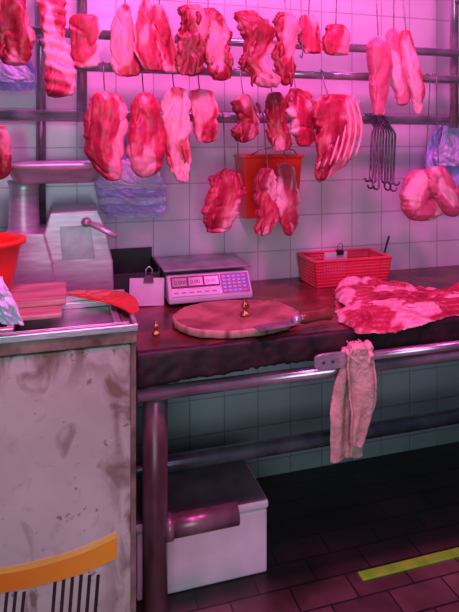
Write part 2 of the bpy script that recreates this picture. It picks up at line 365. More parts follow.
tube('bracket_arm',[(cxp+.03,by,bz),(cxp+.03,CY+.02,bz)],.008,'steel_dirty',ct)
tube('bracket_arm',[(1.98,by,bz),(1.98,CY+.02,bz)],.008,'steel_dirty',ct)
tw=thing('towel',wy(355,350,by),'rough brownish-pink towel bunched over the steel bar end','towel')
def fold_cloth(name,rows,Yc,parent,mat,pleats,amp,sd,tilt=0,wrap=0):
    NR=110;MS=120;V=[];Fc=[]
    R=[(wy(xl,y,Yc),wy(xr,y,Yc)) for y,xl,xr in rows]; n=len(R)-1
    for i in range(NR+1):
        s=i/NR*n;k=min(int(s),n-1);t=s-k
        g=[R[max(k-1,0)],R[k],R[k+1],R[min(k+2,n)]]
        xl=cr(g[0][0].x,g[1][0].x,g[2][0].x,g[3][0].x,t); xr=cr(g[0][1].x,g[1][1].x,g[2][1].x,g[3][1].x,t); z=cr(g[0][0].z,g[1][0].z,g[2][0].z,g[3][0].z,t)
        tt=i/NR
        for m in range(MS+1):
            c=m/MS*2-1
            ph=c*pleats*math.pi+sd+1.3*noise.noise(Vector((c,z*3,sd)))
            a_=amp*(1.1-.3*tt)
            x=(xl+xr)/2+(xr-xl)/2*c+.6*a_*math.cos(ph*1.0)
            y=Yc+a_*math.sin(ph)+.4*a_*math.sin(2.3*ph+sd)+.007*noise.noise(Vector((x*18,z*9,sd)))+.0016*noise.noise(Vector((x*140,z*140,sd)))+tilt*c
            if wrap and tt<wrap:
                q=1-tt/wrap; y+= .024*q*q*(1 if Yc<by else -1)
            V.append(Vector((x+.003*noise.noise(Vector((z*20,c*2,sd)))+.0015*noise.noise(Vector((z*110,c*2,sd))),y,z+.012*noise.noise(Vector((c*1.5,sd,1)))*tt+.003*noise.noise(Vector((c*14,sd,1)))*tt)))
    for i in range(NR):
        for m in range(MS):
            k=i*(MS+1)+m; Fc.append((k,k+1,k+MS+2,k+MS+1))
    o=mkobj(name,V,Fc,mat,parent,smooth=True); s=o.modifiers.new('s','SOLIDIFY'); s.thickness=.006; s.offset=0
    return o
fold_cloth('back_flap',[(348,349,364),(358,346,364),(375,338,363),(400,332,362),(430,330,361),(461,331,360)],by+.010,tw,'towel',1.1,.010,1.,0,.1)
fold_cloth('front_flap',[(346,350,366),(354,346,371),(368,344,377),(390,347,379),(415,348,377),(447,348,364)],by-.026,tw,'towel',1.3,.012,4.2,.004,.1)
V=[];Fc=[];n_=70;mm=50; kp=wy(358,354,by)
for i in range(mm+1):
    th=math.pi*i/mm
    for k in range(n_):
        a=2*math.pi*k/n_; q=Vector((math.cos(th),math.sin(th)*math.cos(a),math.sin(th)*math.sin(a)))
        r=1+.3*noise.noise(q*1.5)+.16*math.sin(q.x*8+q.z*5+2.5*noise.noise(q*1.8))
        V.append(kp+Vector((q.x*.048*r+q.z*.014,q.y*.040*r,q.z*.036*r)))
for i in range(mm):
    for k in range(n_): Fc.append((i*n_+k,i*n_+(k+1)%n_,(i+1)*n_+(k+1)%n_,(i+1)*n_+k))
o=mkobj('knot',V,Fc,'towelk',tw,smooth=True); o['label']='brighter pink bunched knot of the towel'
# ---------------- foam box
fx1=wz(272,582,0).x; fx0=.22
fb=thing('foam_box',Vector(((fx0+fx1)/2,1.9,0)),'white polystyrene foam box with grimy dark lid under the counter','box')
box('box_body',fx0,fx1,1.765,2.08,0,.215,'foam',fb,bevel=.008)
box('box_lid',fx0-.004,fx1+.004,1.76,2.085,.217,.243,'foam',fb,bevel=.008)
box('lid_sheet',fx0-.0,fx1-.004,1.765,2.082,.244,.250,'lid',fb,bevel=.002)
# ---------------- freezer
FY=1.45; FXR=wy(136,400,FY).x; FXL=-.78; FT=.975; FB=1.79
fz=thing('chest_freezer',Vector((-.3,1.6,0)),'old off-white chest freezer with rust stains and orange swoosh','freezer')
box('freezer_body',FXL,FXR-.012,FY,FB,.06,FT-.05,'freezer',fz,bevel=.006)
for X in (FXL+.05,FXR-.08):
    for Y in (FY+.05,FB-.05): tube('foot',[(X,Y,0),(X,Y,.07)],.02,'black',fz)
boxes('corner_trim',[(FXR-.013,FXR,FY-.002,FY+.03,.06,FT-.045)],'rusttrim',fz,bevel=.001)
def frame(x0,x1,y0,y1,z0,z1,w): return [(x0,x1,y0,y0+w,z0,z1),(x0,x1,y1-w,y1,z0,z1),(x0,x0+w,y0+w,y1-w,z0,z1),(x1-w,x1,y0+w,y1-w,z0,z1)]
boxes('top_rim',frame(FXL,FXR+.002,FY-.006,FB,FT-.045,FT-.014,.03),'rusttrim',fz,bevel=.003)
boxes('metal_rim',frame(FXL-.002,FXR+.004,FY-.010,FB+.002,FT-.0135,FT+.004,.010),'steel',fz,bevel=.002)
for yy in (FY+.010,FB-.030):
    boxes('lid_rail',[(FXL+.02,FXR-.015,yy,yy+.003,FT-.014,FT+.003),(FXL+.02,FXR-.015,yy+.010,yy+.013,FT-.014,FT+.003)],'steel',fz,bevel=.0005)
boxes('sliding_lid_frame',frame(FXL+.04,-.12,FY+.035,FB-.034,FT-.012,FT+.008,.018),'steel',fz,bevel=.002)
boxes('sliding_lid_frame',frame(-.16,FXR-.03,FY+.035,FB-.034,FT-.030,FT-.013,.018),'steel',fz,bevel=.002)
box('lid_panel',-.14,FXR-.045,FY+.05,FB-.045,FT-.038,FT-.030,'pan',fz,bevel=0)
box('lid_panel',FXL+.05,-.13,FY+.05,FB-.045,FT-.012,FT-.004,'pan',fz,bevel=0)
def ribbon(name,up,lo,mat,off,parent,n=30):
    V=[];Fc=[]
    def ev(P,t):
        s=t*(len(P)-1);k=min(int(s),len(P)-2);u=s-k
        g=[P[max(k-1,0)],P[k],P[k+1],P[min(k+2,len(P)-1)]]
        return (cr(g[0][0],g[1][0],g[2][0],g[3][0],u),cr(g[0][1],g[1][1],g[2][1],g[3][1],u))
    for yy in (FY-off,FY-.0002):
        for i in range(n+1):
            for P in (up,lo):
                x,y=ev(P,i/n); p=wy(x,y,FY); V.append(Vector((p.x,yy,p.z)))
    k=2*(n+1)
    for i in range(n):
        a=2*i; Fc+= [(a,a+1,a+3,a+2),(k+a,k+a+2,k+a+3,k+a+1),(a,a+2,k+a+2,k+a),(a+1,k+a+1,k+a+3,a+3)]
    return mkobj(name,V,Fc,mat,parent)
o=ribbon('swoosh_decal',[(-60,580),(0,574),(40,566),(80,554),(117,537)],[(-60,602),(0,593),(40,585),(80,574),(117,558)],'orange',.0012,fz); o['label']='orange swoosh band'
o=ribbon('swoosh_decal',[(-60,574),(0,568),(40,560),(80,548),(117,531)],[(-60,580),(0,574),(40,566),(80,554),(117,537)],'yellowdecal',.001,fz); o['label']='faded yellow swoosh edge'
V=[];Fc=[]
for g0,g1,yt in ((-24,20,592),(50,100,575)):
    x=g0
    while x<g1:
        k=len(V)
        for yy in (FY-.001,FY+.001):
            for (px,py) in ((x+4,yt),(x+7.5,yt-1),(x+1.5,650),(x-2,650)):
                p=wy(px,py,FY); V.append(Vector((p.x,yy,p.z)))
        Fc+=[(k,k+1,k+2,k+3),(k+4,k+7,k+6,k+5)]+[(k+i,k+(i+1)%4,k+4+(i+1)%4,k+4+i) for i in range(4)]
        x+=8.5
mkobj('vent_grille',V,Fc,'black',fz)
o=box('cutting_board',-.55,wz(62,285,FT+.035).x,1.53,1.76,FT+.009,FT+.022,'plank',bevel=.004)
tag(o,'lower wooden cutting board on the freezer lid','cutting board')
o=box('cutting_board',-.6,wz(66,276,FT+.05).x,1.60,1.80,FT+.0225,FT+.040,'plank',bevel=.004)
tag(o,'upper wooden cutting board stacked on another board','cutting board')
bcx=wy(-16,266,1.70).x; B0=FT+.041
bs=revolve('basin',[(.05,B0),(.07,B0+.004),(.085,B0+.07),(.098,B0+.140),(.112,B0+.144),(.112,B0+.156),(.104,B0+.158),(.096,B0+.144),(.078,B0+.07),(.06,B0+.012),(.03,B0+.01)],bcx,1.70,'red')
tag(bs,'small red plastic basin on the wooden board','basin')
def sheet(name,label,cat,poly,zfun,mat,sd,amp=.01,thick=.02,freq=1,group=None,NRr=40,MSs=170,parent=None,layers=0,jag=.05,aniso=1.,rp=5,fatb=.32):
    cx=sum(p[0] for p in poly)/len(poly); cy=sum(p[1] for p in poly)/len(poly); n=len(poly)
    V=[];Fc=[];A=[]
    for side in (1,0):
        for i in range(NRr+1):
            r=i/NRr; r=r**.75
            for m in range(MSs):
                s=m/MSs*n;k=int(s);t=s-k
                g=[poly[(k-1)%n],poly[k%n],poly[(k+1)%n],poly[(k+2)%n]]
                ex=cr(g[0][0],g[1][0],g[2][0],g[3][0],t);ey=cr(g[0][1],g[1][1],g[2][1],g[3][1],t)
                j=1+jag*(noise.noise(Vector((ex*30,ey*30,sd)))+.4*noise.noise(Vector((ex*90,ey*90,sd))))*r
                x=cx+(ex-cx)*r*j;y=cy+(ey-cy)*r*j
                if side:
                    pr=math.sqrt(max(0,1-r**rp))
                    X_,Y_=x*7*freq/aniso,y*10*freq*aniso
                    cs=sst(0,1,max(0,1-abs(noise.noise(Vector((X_*1.2,Y_*1.2,sd))))*8))
                    n1=noise.noise(Vector((X_,Y_,sd+3)));n2=noise.noise(Vector((x*26*freq,y*40*freq,sd)));n3=noise.noise(Vector((x*80,y*110,sd)))
                    ter=0;fr=1
                    if layers:
                        q=n1*2.2+.5+y*3; fr=q*layers-math.floor(q*layers); ter=(math.floor(q*layers)+sst(.0,.2,fr))/layers-.5-y*3
                    z=zfun(x,y)+thick*pr+amp*pr*(.9*n1+ter*.9+.22*n2+.08*n3-.7*cs)
                    z=max(z,zfun(x,y)+.0015)
                    br=noise.noise(Vector((x*5,y*13,sd+8)))+.22*noise.noise(Vector((x*20,y*44,sd+8)))
                    edgef=(.36*(1-sst(.0,.22,fr)) if layers else 0)
                    A.append(min(1,max(0,fatb+.45*sst(.02,.20,br)-.14*sst(.1,.4,-br)+.08*cs+edgef+.25*sst(.95,1,r))))
                else:
                    z=zfun(x,y)+.0005; A.append(.5)
                V.append(Vector((x,y,z)))
    W=(NRr+1)*MSs
    for sd2 in (0,1):
        for i in range(NRr):
            for m in range(MSs):
                a=sd2*W+i*MSs+m;b=sd2*W+i*MSs+(m+1)%MSs
                Fc.append((a,b,b+MSs,a+MSs))
    for m in range(MSs):
        a=NRr*MSs+m;b=NRr*MSs+(m+1)%MSs;Fc.append((a,b,W+b,W+a))
    o=mkobj(name,V,Fc,mat,parent,smooth=True,attr=A)
    bm=bmesh.new();bm.from_mesh(o.data);bmesh.ops.remove_doubles(bm,verts=bm.verts,dist=1e-6);bmesh.ops.recalc_face_normals(bm,faces=bm.faces);bm.to_mesh(o.data);bm.free()
    if not parent: tag(o,label,cat,group)
    return o
def px_poly(L,z): return [tuple(wz(x,y,z)[:2]) for x,y in L]
sheet('plastic_bag','flat creased red plastic bag lying on the freezer back corner','bag',px_poly([(64,291),(88,289),(112,289),(128,292),(136,298),(139,308),(132,312),(119,306),(104,301),(84,297)],FT+.010),lambda x,y:FT+.005,'redbag',4,.005,.006,1.7,rp=6)
# ---------------- grinder
GY0,GY1=1.93,2.19
gr=thing('meat_grinder',Vector((-.15,2.05,CT)),'brushed steel electric meat mincer with wide feed tray','meat grinder')
def prism(name,pxpts,y0,y1,mat,parent,bevel=.006,Yref=None):
    Yr=Yref or y0; P=[wy(x,y,Yr) for x,y in pxpts]; n=len(P)
    V=[Vector((p.x,y0,p.z)) for p in P]+[Vector((p.x,y1,p.z)) for p in P]
    return mkobj(name,V,[tuple(range(n)),tuple(range(n,2*n))]+[(i,(i+1)%n,n+(i+1)%n,n+i) for i in range(n)],mat,parent,bevel=bevel)
prism('motor_housing',[(50,213),(98,210),(105,226),(113,262),(114,302),(42,305),(42,240)],GY0+.04,GY1,'machine',gr,.005)
prism('front_housing',[(4,233),(44,234),(52,262),(56,304),(0,306)],GY0,GY1-.04,'machine',gr,.005)
prism('switch_panel',[(60,227),(90,225),(95,258),(62,260)],GY0+.037,GY0+.042,'pan',gr,.001)
zt=wy(60,164,2.0).z
nb=wy(24,240,2.03)
tube('feed_neck',[(nb.x,2.03,nb.z),(nb.x,2.03,nb.z+.03),(nb.x,2.03,zt-.085),(nb.x,2.03,zt-.055)],[.058,.052,.046,.054],'machine',gr,28)
x0,x1=wy(4,166,2.0).x,wy(108,163,2.0).x
V=[];Fc=[];y0t,y1t=1.89,2.17;n=48
prf=[(0,zt-.003),(0,zt+.006),(.008,zt+.007),(.014,zt-.006),(.040,zt-.052),(.055,zt-.056),(.053,zt-.062),(.036,zt-.058),(.008,zt-.012)]
for ins,z in prf:
    for k in range(n):
        a=2*math.pi*k/n; cxx=(x0+x1)/2; cyy=(y0t+y1t)/2
        V.append(Vector((cxx+math.copysign(abs(math.cos(a))**.35,math.cos(a))*((x1-x0)/2-ins),cyy+math.copysign(abs(math.sin(a))**.35,math.sin(a))*((y1t-y0t)/2-ins),z)))
for i in range(len(prf)):
    j=(i+1)%len(prf)
    if i==5: continue
    for k in range(n): Fc.append((i*n+k,i*n+(k+1)%n,j*n+(k+1)%n,j*n+k))
Fc.append(tuple(5*n+k for k in range(n))); Fc.append(tuple(6*n+k for k in range(n)))
mkobj('feed_tray',V,Fc,'machine',gr,smooth=True)
k0=wy(86,222,GY0+.03);k1=wy(116,236,GY0-.02)
tube('lever',[k0,k0.lerp(k1,.5),k1],[.009,.009,.009],'machine',gr)
revolve('lever_knob',[(.002,k0.z-.016),(.012,k0.z-.012),(.017,k0.z),(.012,k0.z+.012),(.002,k0.z+.016)],k0.x,k0.y-.01,'steel_dirty',gr,16)
# ---------------- caddy
cd=thing('document_caddy',Vector((wy(138,290,2.13).x,2.1,CT)),'small black plastic caddy box holding papers','caddy')
ca0,ca1=wy(112,298,2.05).x,wy(160,296,2.05).x
boxes('caddy_body',[(ca0,ca1,2.05,2.055,CT+.001,.965),(ca0,ca1,2.245,2.25,CT+.001,1.02),(ca0,ca0+.005,2.055,2.245,CT+.001,.985),(ca1-.005,ca1,2.055,2.245,CT+.001,.985),(ca0,ca1,2.055,2.245,CT+.001,CT+.006)],'black',cd,.001)
cp=wy(148,303,2.015); cp.z=CT+.003
X=Matrix.Translation(cp)@Matrix.Rotation(math.radians(-12),4,'X')@Matrix.Rotation(math.radians(3),4,'Y')
nc=thing('note_card',cp,'off-white card with black clip leaning on the caddy','card')
box('card',-.068,.058,0,.003,.0,.098,'paper',nc,.0005,X)
V=[X@Vector(v) for v in ((-.018,-.008,.083),(.018,-.008,.083),(.018,.010,.083),(-.018,.010,.083),(-.016,-.001,.108),(.016,-.001,.108),(.016,.004,.108),(-.016,.004,.108))]
mkobj('binder_clip',V,[(0,1,2,3),(4,5,6,7),(0,1,5,4),(1,2,6,5),(2,3,7,6),(3,0,4,7)],'black',nc,bevel=.001)
tube('clip_wire',[X@Vector(p) for p in ((-.010,-.002,.105),(-.012,-.006,.128),(0,-.008,.139),(.012,-.006,.128),(.010,-.002,.105))],.002,'steel',nc,8)
# ---------------- scale
SY=1.965
sx0=wy(169,300,SY).x; sx1=wy(253,300,SY).x
sc=thing('weighing_scale',Vector(((sx0+sx1)/2,2.1,CT)),'electronic shop scale with steel platform and sloping key panel','scale')
zb=.864; ZS=.955
P=[(SY,zb),(SY,zb+.020),(SY+.05,ZS),(2.225,ZS),(2.225,zb)]
V=[Vector((x,y,z)) for x in (sx0,sx1) for y,z in P]
mkobj('scale_body',V,[tuple(range(5)),tuple(range(5,10))]+[(i,(i+1)%5,5+(i+1)%5,5+i) for i in range(5)],'white',sc,bevel=.006)
box('weighing_platform',sx0-.012,sx1+.008,SY+.045,2.25,ZS+.014,ZS+.023,'pan',sc,bevel=.004)
tube('platform_support',[((sx0+sx1)/2,2.12,ZS-.01),((sx0+sx1)/2,2.12,ZS+.016)],.04,'black',sc)
for X_ in (sx0+.03,sx1-.03):
    for Y_ in (SY+.03,2.2): tube('foot',[(X_,Y_,CT+.001),(X_,Y_,zb+.003)],.012,'black',sc)
o0=Vector((sx0,SY,zb+.020)); eu=Vector((0,.05,ZS-zb-.020)); Lu=eu.length; eu.normalize(); ex=Vector((1,0,0)); nn=ex.cross(eu)
W=sx1-sx0
FX=Matrix(((ex.x,eu.x,nn.x,o0.x),(ex.y,eu.y,nn.y,o0.y),(ex.z,eu.z,nn.z,o0.z),(0,0,0,1)))
def pan(name,a,b,c,d,h0,h1,mat,parent,bev=.0005): return box(name,a*W,b*W,c*Lu,d*Lu,h0,h1,mat,parent,bev,FX)
pan('display_panel',.03,.97,.06,.95,0,.002,'steel_dirty',sc)
pan('display_panel',.04,.62,.42,.92,.001,.003,'black',sc)
pan('label_strip',.04,.60,.08,.36,.002,.003,'white',sc)
pan('key_panel',.63,.97,.08,.93,.002,.0035,'blue',sc)
def text(s,px,py,size,h,parent,name='display_digits',mat='ink'):
    cu=bpy.data.curves.new('t','FONT'); cu.body=s; cu.size=size; cu.extrude=.0002
    to=bpy.data.objects.new('t',cu); coll.objects.link(to); bpy.context.view_layer.update()
    me=bpy.data.meshes.new_from_object(to.evaluated_get(bpy.context.evaluated_depsgraph_get()))
    vs=[FX@Vector((v.co.x+px*W,v.co.y+py*Lu,v.co.z+h)) for v in me.vertices]; fs=[tuple(p.vertices) for p in me.polygons]
    bpy.data.objects.remove(to); return mkobj(name,vs,fs,mat,parent)
for s,a_ in [('0.000',.055),('0.00',.245),('0.00',.435)]:
    l=pan('lcd_window',a_,a_+.17,.50,.86,.003,.0042,'lcd',sc)
    text(s,a_+.02,.58,.021,.0044,l)
for i in range(5):
    for j in range(5):
        pan('key',.65+i*.060,.65+i*.060+.040,.13+j*.155,.13+j*.155+.09,.0035,.005,'key' if (i+j)%4 else 'pinkred',sc)
boxes('label_marks',[((.06+k*.09)*W,(.06+k*.09+.055)*W,.19*Lu,.24*Lu,.003,.0033) for k in range(6)],'blue',sc,X=FX)
# ---------------- basket
by0,by1=2.06,2.235; bz1=.958
ba,bb=wy(315,288,by0).x,wy(391,288,by0).x
bk=thing('plastic_basket',Vector(((ba+bb)/2,2.13,CT)),'red perforated plastic basket holding papers and a pen','basket')
fl=.012
V=[];Fc=[]
def addbar(a,b,r):
    global V,Fc
    v,f=sweep([a,b],r,6); k=len(V); V+=v; Fc+=[tuple(i+k for i in q) for q in f]
cor0=[(ba+fl,by0+fl),(bb-fl,by0+fl),(bb-fl,by1-fl),(ba+fl,by1-fl)]; cor1=[(ba,by0),(bb,by0),(bb,by1),(ba,by1)]
z0,z1=CT+.004,bz1
for e in range(4):
    a0,b0=cor0[e],cor0[(e+1)%4]; a1,b1=cor1[e],cor1[(e+1)%4]
    n=int(max(abs(b0[0]-a0[0]),abs(b0[1]-a0[1]))/.0115)
    for i in range(n+1):
        t=i/n
        addbar(Vector((a0[0]+(b0[0]-a0[0])*t,a0[1]+(b0[1]-a0[1])*t,z0)),Vector((a1[0]+(b1[0]-a1[0])*t,a1[1]+(b1[1]-a1[1])*t,z1)),.0033)
    for j in range(9):
        t=j/8; z=z0+(z1-z0)*t
        q=[Vector((c0[0]+(c1[0]-c0[0])*t,c0[1]+(c1[1]-c0[1])*t,z)) for c0,c1 in zip(cor0,cor1)]
        addbar(q[e],q[(e+1)%4],.0036 if j<8 else .007)
mkobj('basket_body',V,Fc,'pinkred',bk)
box('basket_base',ba+fl,bb-fl,by0+fl,by1-fl,CT+.001,CT+.004,'pinkred',bk,0)
cp=wy(334,262,2.13)-Vector((0,0,.055))
X=Matrix.Translation(cp)@Matrix.Rotation(math.radians(8),4,'X')
nc=thing('note_card',cp,'white paper slips with black clip inside the red basket','card')
box('card',-.05,.055,0,.003,0,.10,'paper',nc,.0003,X)
box('binder_clip',.005,.035,-.008,.009,.088,.108,'black',nc,.001,X)
tube('clip_wire',[X@Vector(p) for p in ((.011,0,.107),(.009,0,.13),(.020,0,.14),(.031,0,.13),(.029,0,.107))],.0018,'hook',nc,8)
pe=tube('pen',[wy(379,272,2.11),wy(389,236,2.14)],.0045,'black'); tag(pe,'dark pen standing in the red basket','pen')
# ---------------- chopping block, knife, brass pieces
BT=CT+.026
cx=wy(237,325,1.75).x
cb=thing('chopping_block',Vector((cx,1.76,CT)),'round worn reddish-brown wooden chopping block with cracked rim','chopping block')
revolve('block',[(.02,CT+.004),(.205,CT+.004),(.212,CT+.008),(.212,BT-.003),(.207,BT+.002),(.2,BT+.001),(.15,BT-.002),(.07,BT-.003),(.01,BT-.003)],cx,1.762,'board',cb,160,1,.76,.06,rj=.5)
revolve('block_rim',[(.211,CT+.005),(.2145,CT+.008),(.2145,BT-.004),(.213,BT),(.209,BT+.0028),(.207,BT+.0015),(.210,CT+.005)],cx,1.762,'rim',cb,160,1,.76,.06,rj=.5)
a=wz(298,319,BT+.022); b=wz(332,313,BT+.018)
kn=thing('knife',a,'butcher cleaver with dark wooden handle on the chopping block','knife')
tube('handle',[a,a.lerp(b,.15),a.lerp(b,.6),b.lerp(a,.1),b],[.013,.019,.016,.021,.015],'knifeh',kn,16)
d=(a-b).normalized(); sd_=Vector((-d.y,d.x,0)).normalized()
tube('bolster',[a-d*.004,a+d*.018],[.015,.012],'steel',kn,16)
tip=a+d*.15
pts=[a+sd_*.014,a-sd_*.030,a+d*.12-sd_*.036,tip-sd_*.030,tip+sd_*.012,a+d*.08+sd_*.016]
for p_ in pts: p_.z=max(p_.z-.012,BT+.005)
V=[p_.copy() for p_ in pts]+[p_+Vector((0,0,.002)) for p_ in pts]
mkobj('blade',V,[tuple(range(6)),tuple(range(6,12))]+[(i,(i+1)%6,6+(i+1)%6,6+i) for i in range(6)],'steel_dirty',kn)
def brass(p,s,label):
    prf=[(.002,0),(.017,0),(.019,.004),(.015,.009),(.008,.014),(.007,.019),(.013,.025),(.016,.032),(.011,.040),(.005,.043),(.006,.049),(.001,.053)]
    o=revolve('brass_knob',[(r*s,p.z+z*s) for r,z in prf],p.x,p.y,'brass',None,28,jit=.25); tag(o,label,'knob')
brass(wz(245,315,BT),1.0,'small tarnished brass piece standing on the chopping block')
brass(wz(156,334,CT+.004),.75,'small tarnished brass piece standing near the counter edge')
# ---------------- slabs on counter
g='pork slabs on the counter'
sheet('pork_slab','large folded raw pork side with fat layers lying on the counter','meat',px_poly([(334,303),(344,292),(370,290),(400,291),(440,290),(480,288),(530,295),(524,306),(480,312),(450,315),(430,321),(405,328),(378,333),(352,327),(337,315)],CT+.010),lambda x,y:CT+.004,'slab',2,.016,.024,1.1,g,layers=2,aniso=1.2,jag=.09,MSs=220,rp=7,fatb=.27)
sheet('pork_slab','folded raw pork flap with pale fat lying over the side','meat',px_poly([(334,294),(342,280),(366,278),(392,283),(416,288),(430,297),(412,304),(392,301),(372,306),(350,304)],CT+.034),lambda x,y:CT+.024,'slab',5,.013,.022,1.2,g,layers=2,aniso=1.1,jag=.09,rp=7,fatb=.30)
# ---------------- rack
rk=thing('meat_rack',wy(82,210,2.1),'grey pipe rack with long horizontal hanging rails','rack')
RAIL={}
def rail(i,py,Y,r,x0=-1.2,x1=2.4):
    z=wy(240,py,Y).z; RAIL[i]=(Y,z,r); tube('rail',[(x0,Y,z),(x1,Y,z)],r,'rail',rk,20)
rail(0,-30,1.84,.014)
rail(1,42,1.97,.017,wy(22,30,1.97).x)
rail(2,72,1.93,.016,wy(72,66,1.93).x)
rail(3,118,2.06,.020)
for px,y0,y1,Y in ((41,-120,228,2.235),(82,-120,122,2.02),(454,-120,128,2.02)):
    p=wy(px,50,Y); zlo=wy(px,y1,Y).z
    tube('post',[(p.x,Y,zlo),(p.x,Y,2.88)],.018,'rail',rk,16)
    for i in (0,1,2,3):
        z=RAIL[i][1]; ya,yb=min(RAIL[i][0],Y),max(RAIL[i][0],Y)
        if px==41 and i==2: continue
        tube('bracket',[(p.x,ya-.005,z),(p.x,yb+.0,z)],.010,'rail',rk,10)
# ---------------- hooks
def hook(px,ytop_rail,ymeat,Ym,mat='hook',r=.0022,group='meat hooks'):
    Yr,zr,rr=RAIL[ytop_rail]; R=rr+.0035
    pm=wy(px,ymeat,Ym); x=pm.x
    pts=[]
    for k in range(9):
        a=math.radians(-30+210*k/8); pts.append((x,Yr+R*math.cos(a),zr+R*math.sin(a)))
    ze=pm.z-.018
    pts.append((x,Yr-R+(Ym-Yr+R)*.3,zr+(ze-zr)*.4)); pts.append((x,Ym-.004,ze+.012))
    for k in range(5):
        a=math.radians(200+150*k/4); pts.append((x,Ym+.006+.012*math.cos(a),ze+.004+.012*math.sin(a)))
    V,Fc=sweep(pts,r,8)
    o=mkobj('meat_hook',V,Fc,mat,None,smooth=True); tag(o,'thin steel S-hook hanging from the rack rail','hook',group)
    return o
# ---------------- meats
hang('meat_cut','large dark red pork leg cut on a hook','meat',1.76,[(-30,-14,12),(-10,-16,20),(10,-14,28),(35,-12,33),(52,-6,31),(66,6,26)],'dark',.5,amp=.009,flaps=1); hook(5,0,-20,1.76)
hang('pork_rib_strip','long narrow strip of pork ribs on a hook','meat',1.80,[(-22,44,58),(-5,38,64),(15,38,66),(35,42,66),(55,44,70),(75,46,76),(90,46,76),(98,48,64)],'mid',.32,amp=.006,maxd=.020,freq=1.,noz=.9,bands=170,rag=.6); hook(52,0,-16,1.80)
hang('meat_cut','small pink pork chop on a hook','meat',1.83,[(14,74,96),(22,68,99),(42,70,100),(58,68,99),(68,70,98)],'mid',.3,amp=.006,rag=.7,sq=.55,edge=.3); hook(84,0,20,1.83)
hang('pork_chop','flat pork chop with a pale fat rim on a hook','meat',1.82,[(4,121,128),(15,114,132),(35,112,134),(55,112,138),(70,114,139),(77,118,136)],'lean',.25,edge=-.55,maxd=.016,rag=.6,sq=.55); hook(125,0,10,1.82)
hang('pork_chop','long pork chop with a pale fat rim on a hook','meat',1.79,[(-2,143,150),(12,137,153),(35,133,156),(52,134,160),(64,140,163),(72,146,162)],'lean',.25,edge=-.55,maxd=.016,rag=.6,sq=.55); hook(146,0,5,1.79)
hang('pork_chop','narrow dark pork strip with fat edge on a hook','meat',1.83,[(4,155,162),(18,151,168),(38,153,175),(58,158,180),(73,164,179)],'lean',.25,edge=.55,maxd=.016,rag=.6,sq=.55); hook(159,0,10,1.83)
hang('meat_cut','ragged dark red shoulder cut on a hook','meat',1.79,[(4,182,196),(14,176,206),(30,179,208),(46,176,204),(60,179,206),(76,182,200)],'dark',.4,amp=.010,rag=1.1,flaps=4); hook(188,0,10,1.79)
hang('meat_cut','ragged red and white shoulder cut on a hook','meat',1.82,[(8,202,214),(20,198,225),(36,202,230),(50,200,230),(66,207,234),(81,214,228)],'dark',.4,amp=.010,rag=1.1,flaps=4,fat=.12); hook(208,0,14,1.82)
hang('meat_cut','long dark red neck cut with loose trimmings on a hook','meat',1.79,[(10,240,252),(20,236,266),(34,242,274),(50,244,272),(62,238,268),(76,245,279),(88,258,276)],'dark',.4,amp=.010,rag=1.2,flaps=5,fat=.05); hook(247,0,16,1.79)
hang('meat_cut','dark red marbled loin piece on a hook','meat',1.80,[(12,280,292),(22,272,300),(42,276,299),(58,272,295),(72,277,296),(86,283,289)],'dark',.4,amp=.009,rag=1.1,flaps=3,fat=.10); hook(286,0,18,1.80)
hang('meat_cut','small pink trimmed cut on a hook','meat',1.84,[(14,302,312),(24,299,319),(40,300,321),(54,304,320)],'mid',.3,amp=.007,rag=.9,flaps=2); hook(308,0,20,1.84)
hang('meat_cut','small square red meat piece on a hook','meat',1.84,[(24,327,344),(32,325,349),(44,324,350),(56,326,349)],'lean',.35,amp=.005,rag=.6,sq=.5); hook(335,0,30,1.84)
hang('tenderloin','slim pale pink tenderloin on a hook','meat',1.81,[(36,374,382),(48,368,388),(70,370,390),(92,371,387),(116,375,384)],'pale',.6,amp=.005,rag=.4,edge=.2); hook(378,0,42,1.81)
hang('tenderloin','short slim pale tenderloin on a hook','meat',1.83,[(28,390,396),(42,386,402),(66,388,407),(90,394,409),(106,398,406)],'pale',.6,amp=.005,rag=.4,edge=-.2); hook(393,0,34,1.83)
hang('tenderloin','long pale tenderloin with red streak on a hook','meat',1.80,[(30,403,410),(45,401,414),(68,404,420),(94,411,425),(115,415,422)],'mid',.6,amp=.005,rag=.4,fat=.1); hook(406,0,36,1.80)
hang('pork_leg_cut','large rounded pink pork leg muscle on a hook','meat',1.84,[(91,99,112),(99,91,123),(122,84,128),(146,85,125),(166,94,125),(181,108,121)],'lean',.5,amp=.009,maxd=.05,rag=.4,fat=.06,sq=.72); hook(105,2,97,1.84)
hang('pork_leg_cut','oval pork leg muscle with pale sinew on a hook','meat',1.86,[(92,139,150),(102,131,159),(125,128,164),(150,128,165),(168,132,160),(178,138,150)],'lean',.5,amp=.008,maxd=.045,rag=.35,fat=.06,sq=.72); hook(144,2,97,1.86)
hang('pork_belly_strip','tall pork belly strip with white fat layers on a hook','meat',1.86,[(87,168,184),(98,162,190),(120,162,189),(145,164,190),(165,168,190),(183,178,188)],'mid',.28,amp=.007,edge=.4,rag=.7,maxd=.024,sq=.6,flaps=1); hook(175,2,93,1.86)
hang('meat_cut','short square red loin cut on a hook','meat',1.88,[(89,191,213),(100,189,217),(120,192,218),(134,195,217),(143,198,214)],'lean',.3,amp=.006,rag=.6,sq=.55,edge=.4); hook(200,2,94,1.88)
hang('meat_cut','small dark trimmed meat piece on a hook','meat',1.87,[(94,239,249),(106,233,257),(122,238,260),(134,232,258),(143,237,249)],'dark',.4,amp=.009,rag=1.2,flaps=3); hook(244,2,99,1.87)
hang('meat_cut','dark red narrow rib-end cut on a hook','meat',1.87,[(92,269,279),(106,266,285),(124,268,286),(140,269,290),(152,276,287)],'dark',.4,amp=.008,rag=1.1,flaps=3,fat=.09); hook(273,2,97,1.87)
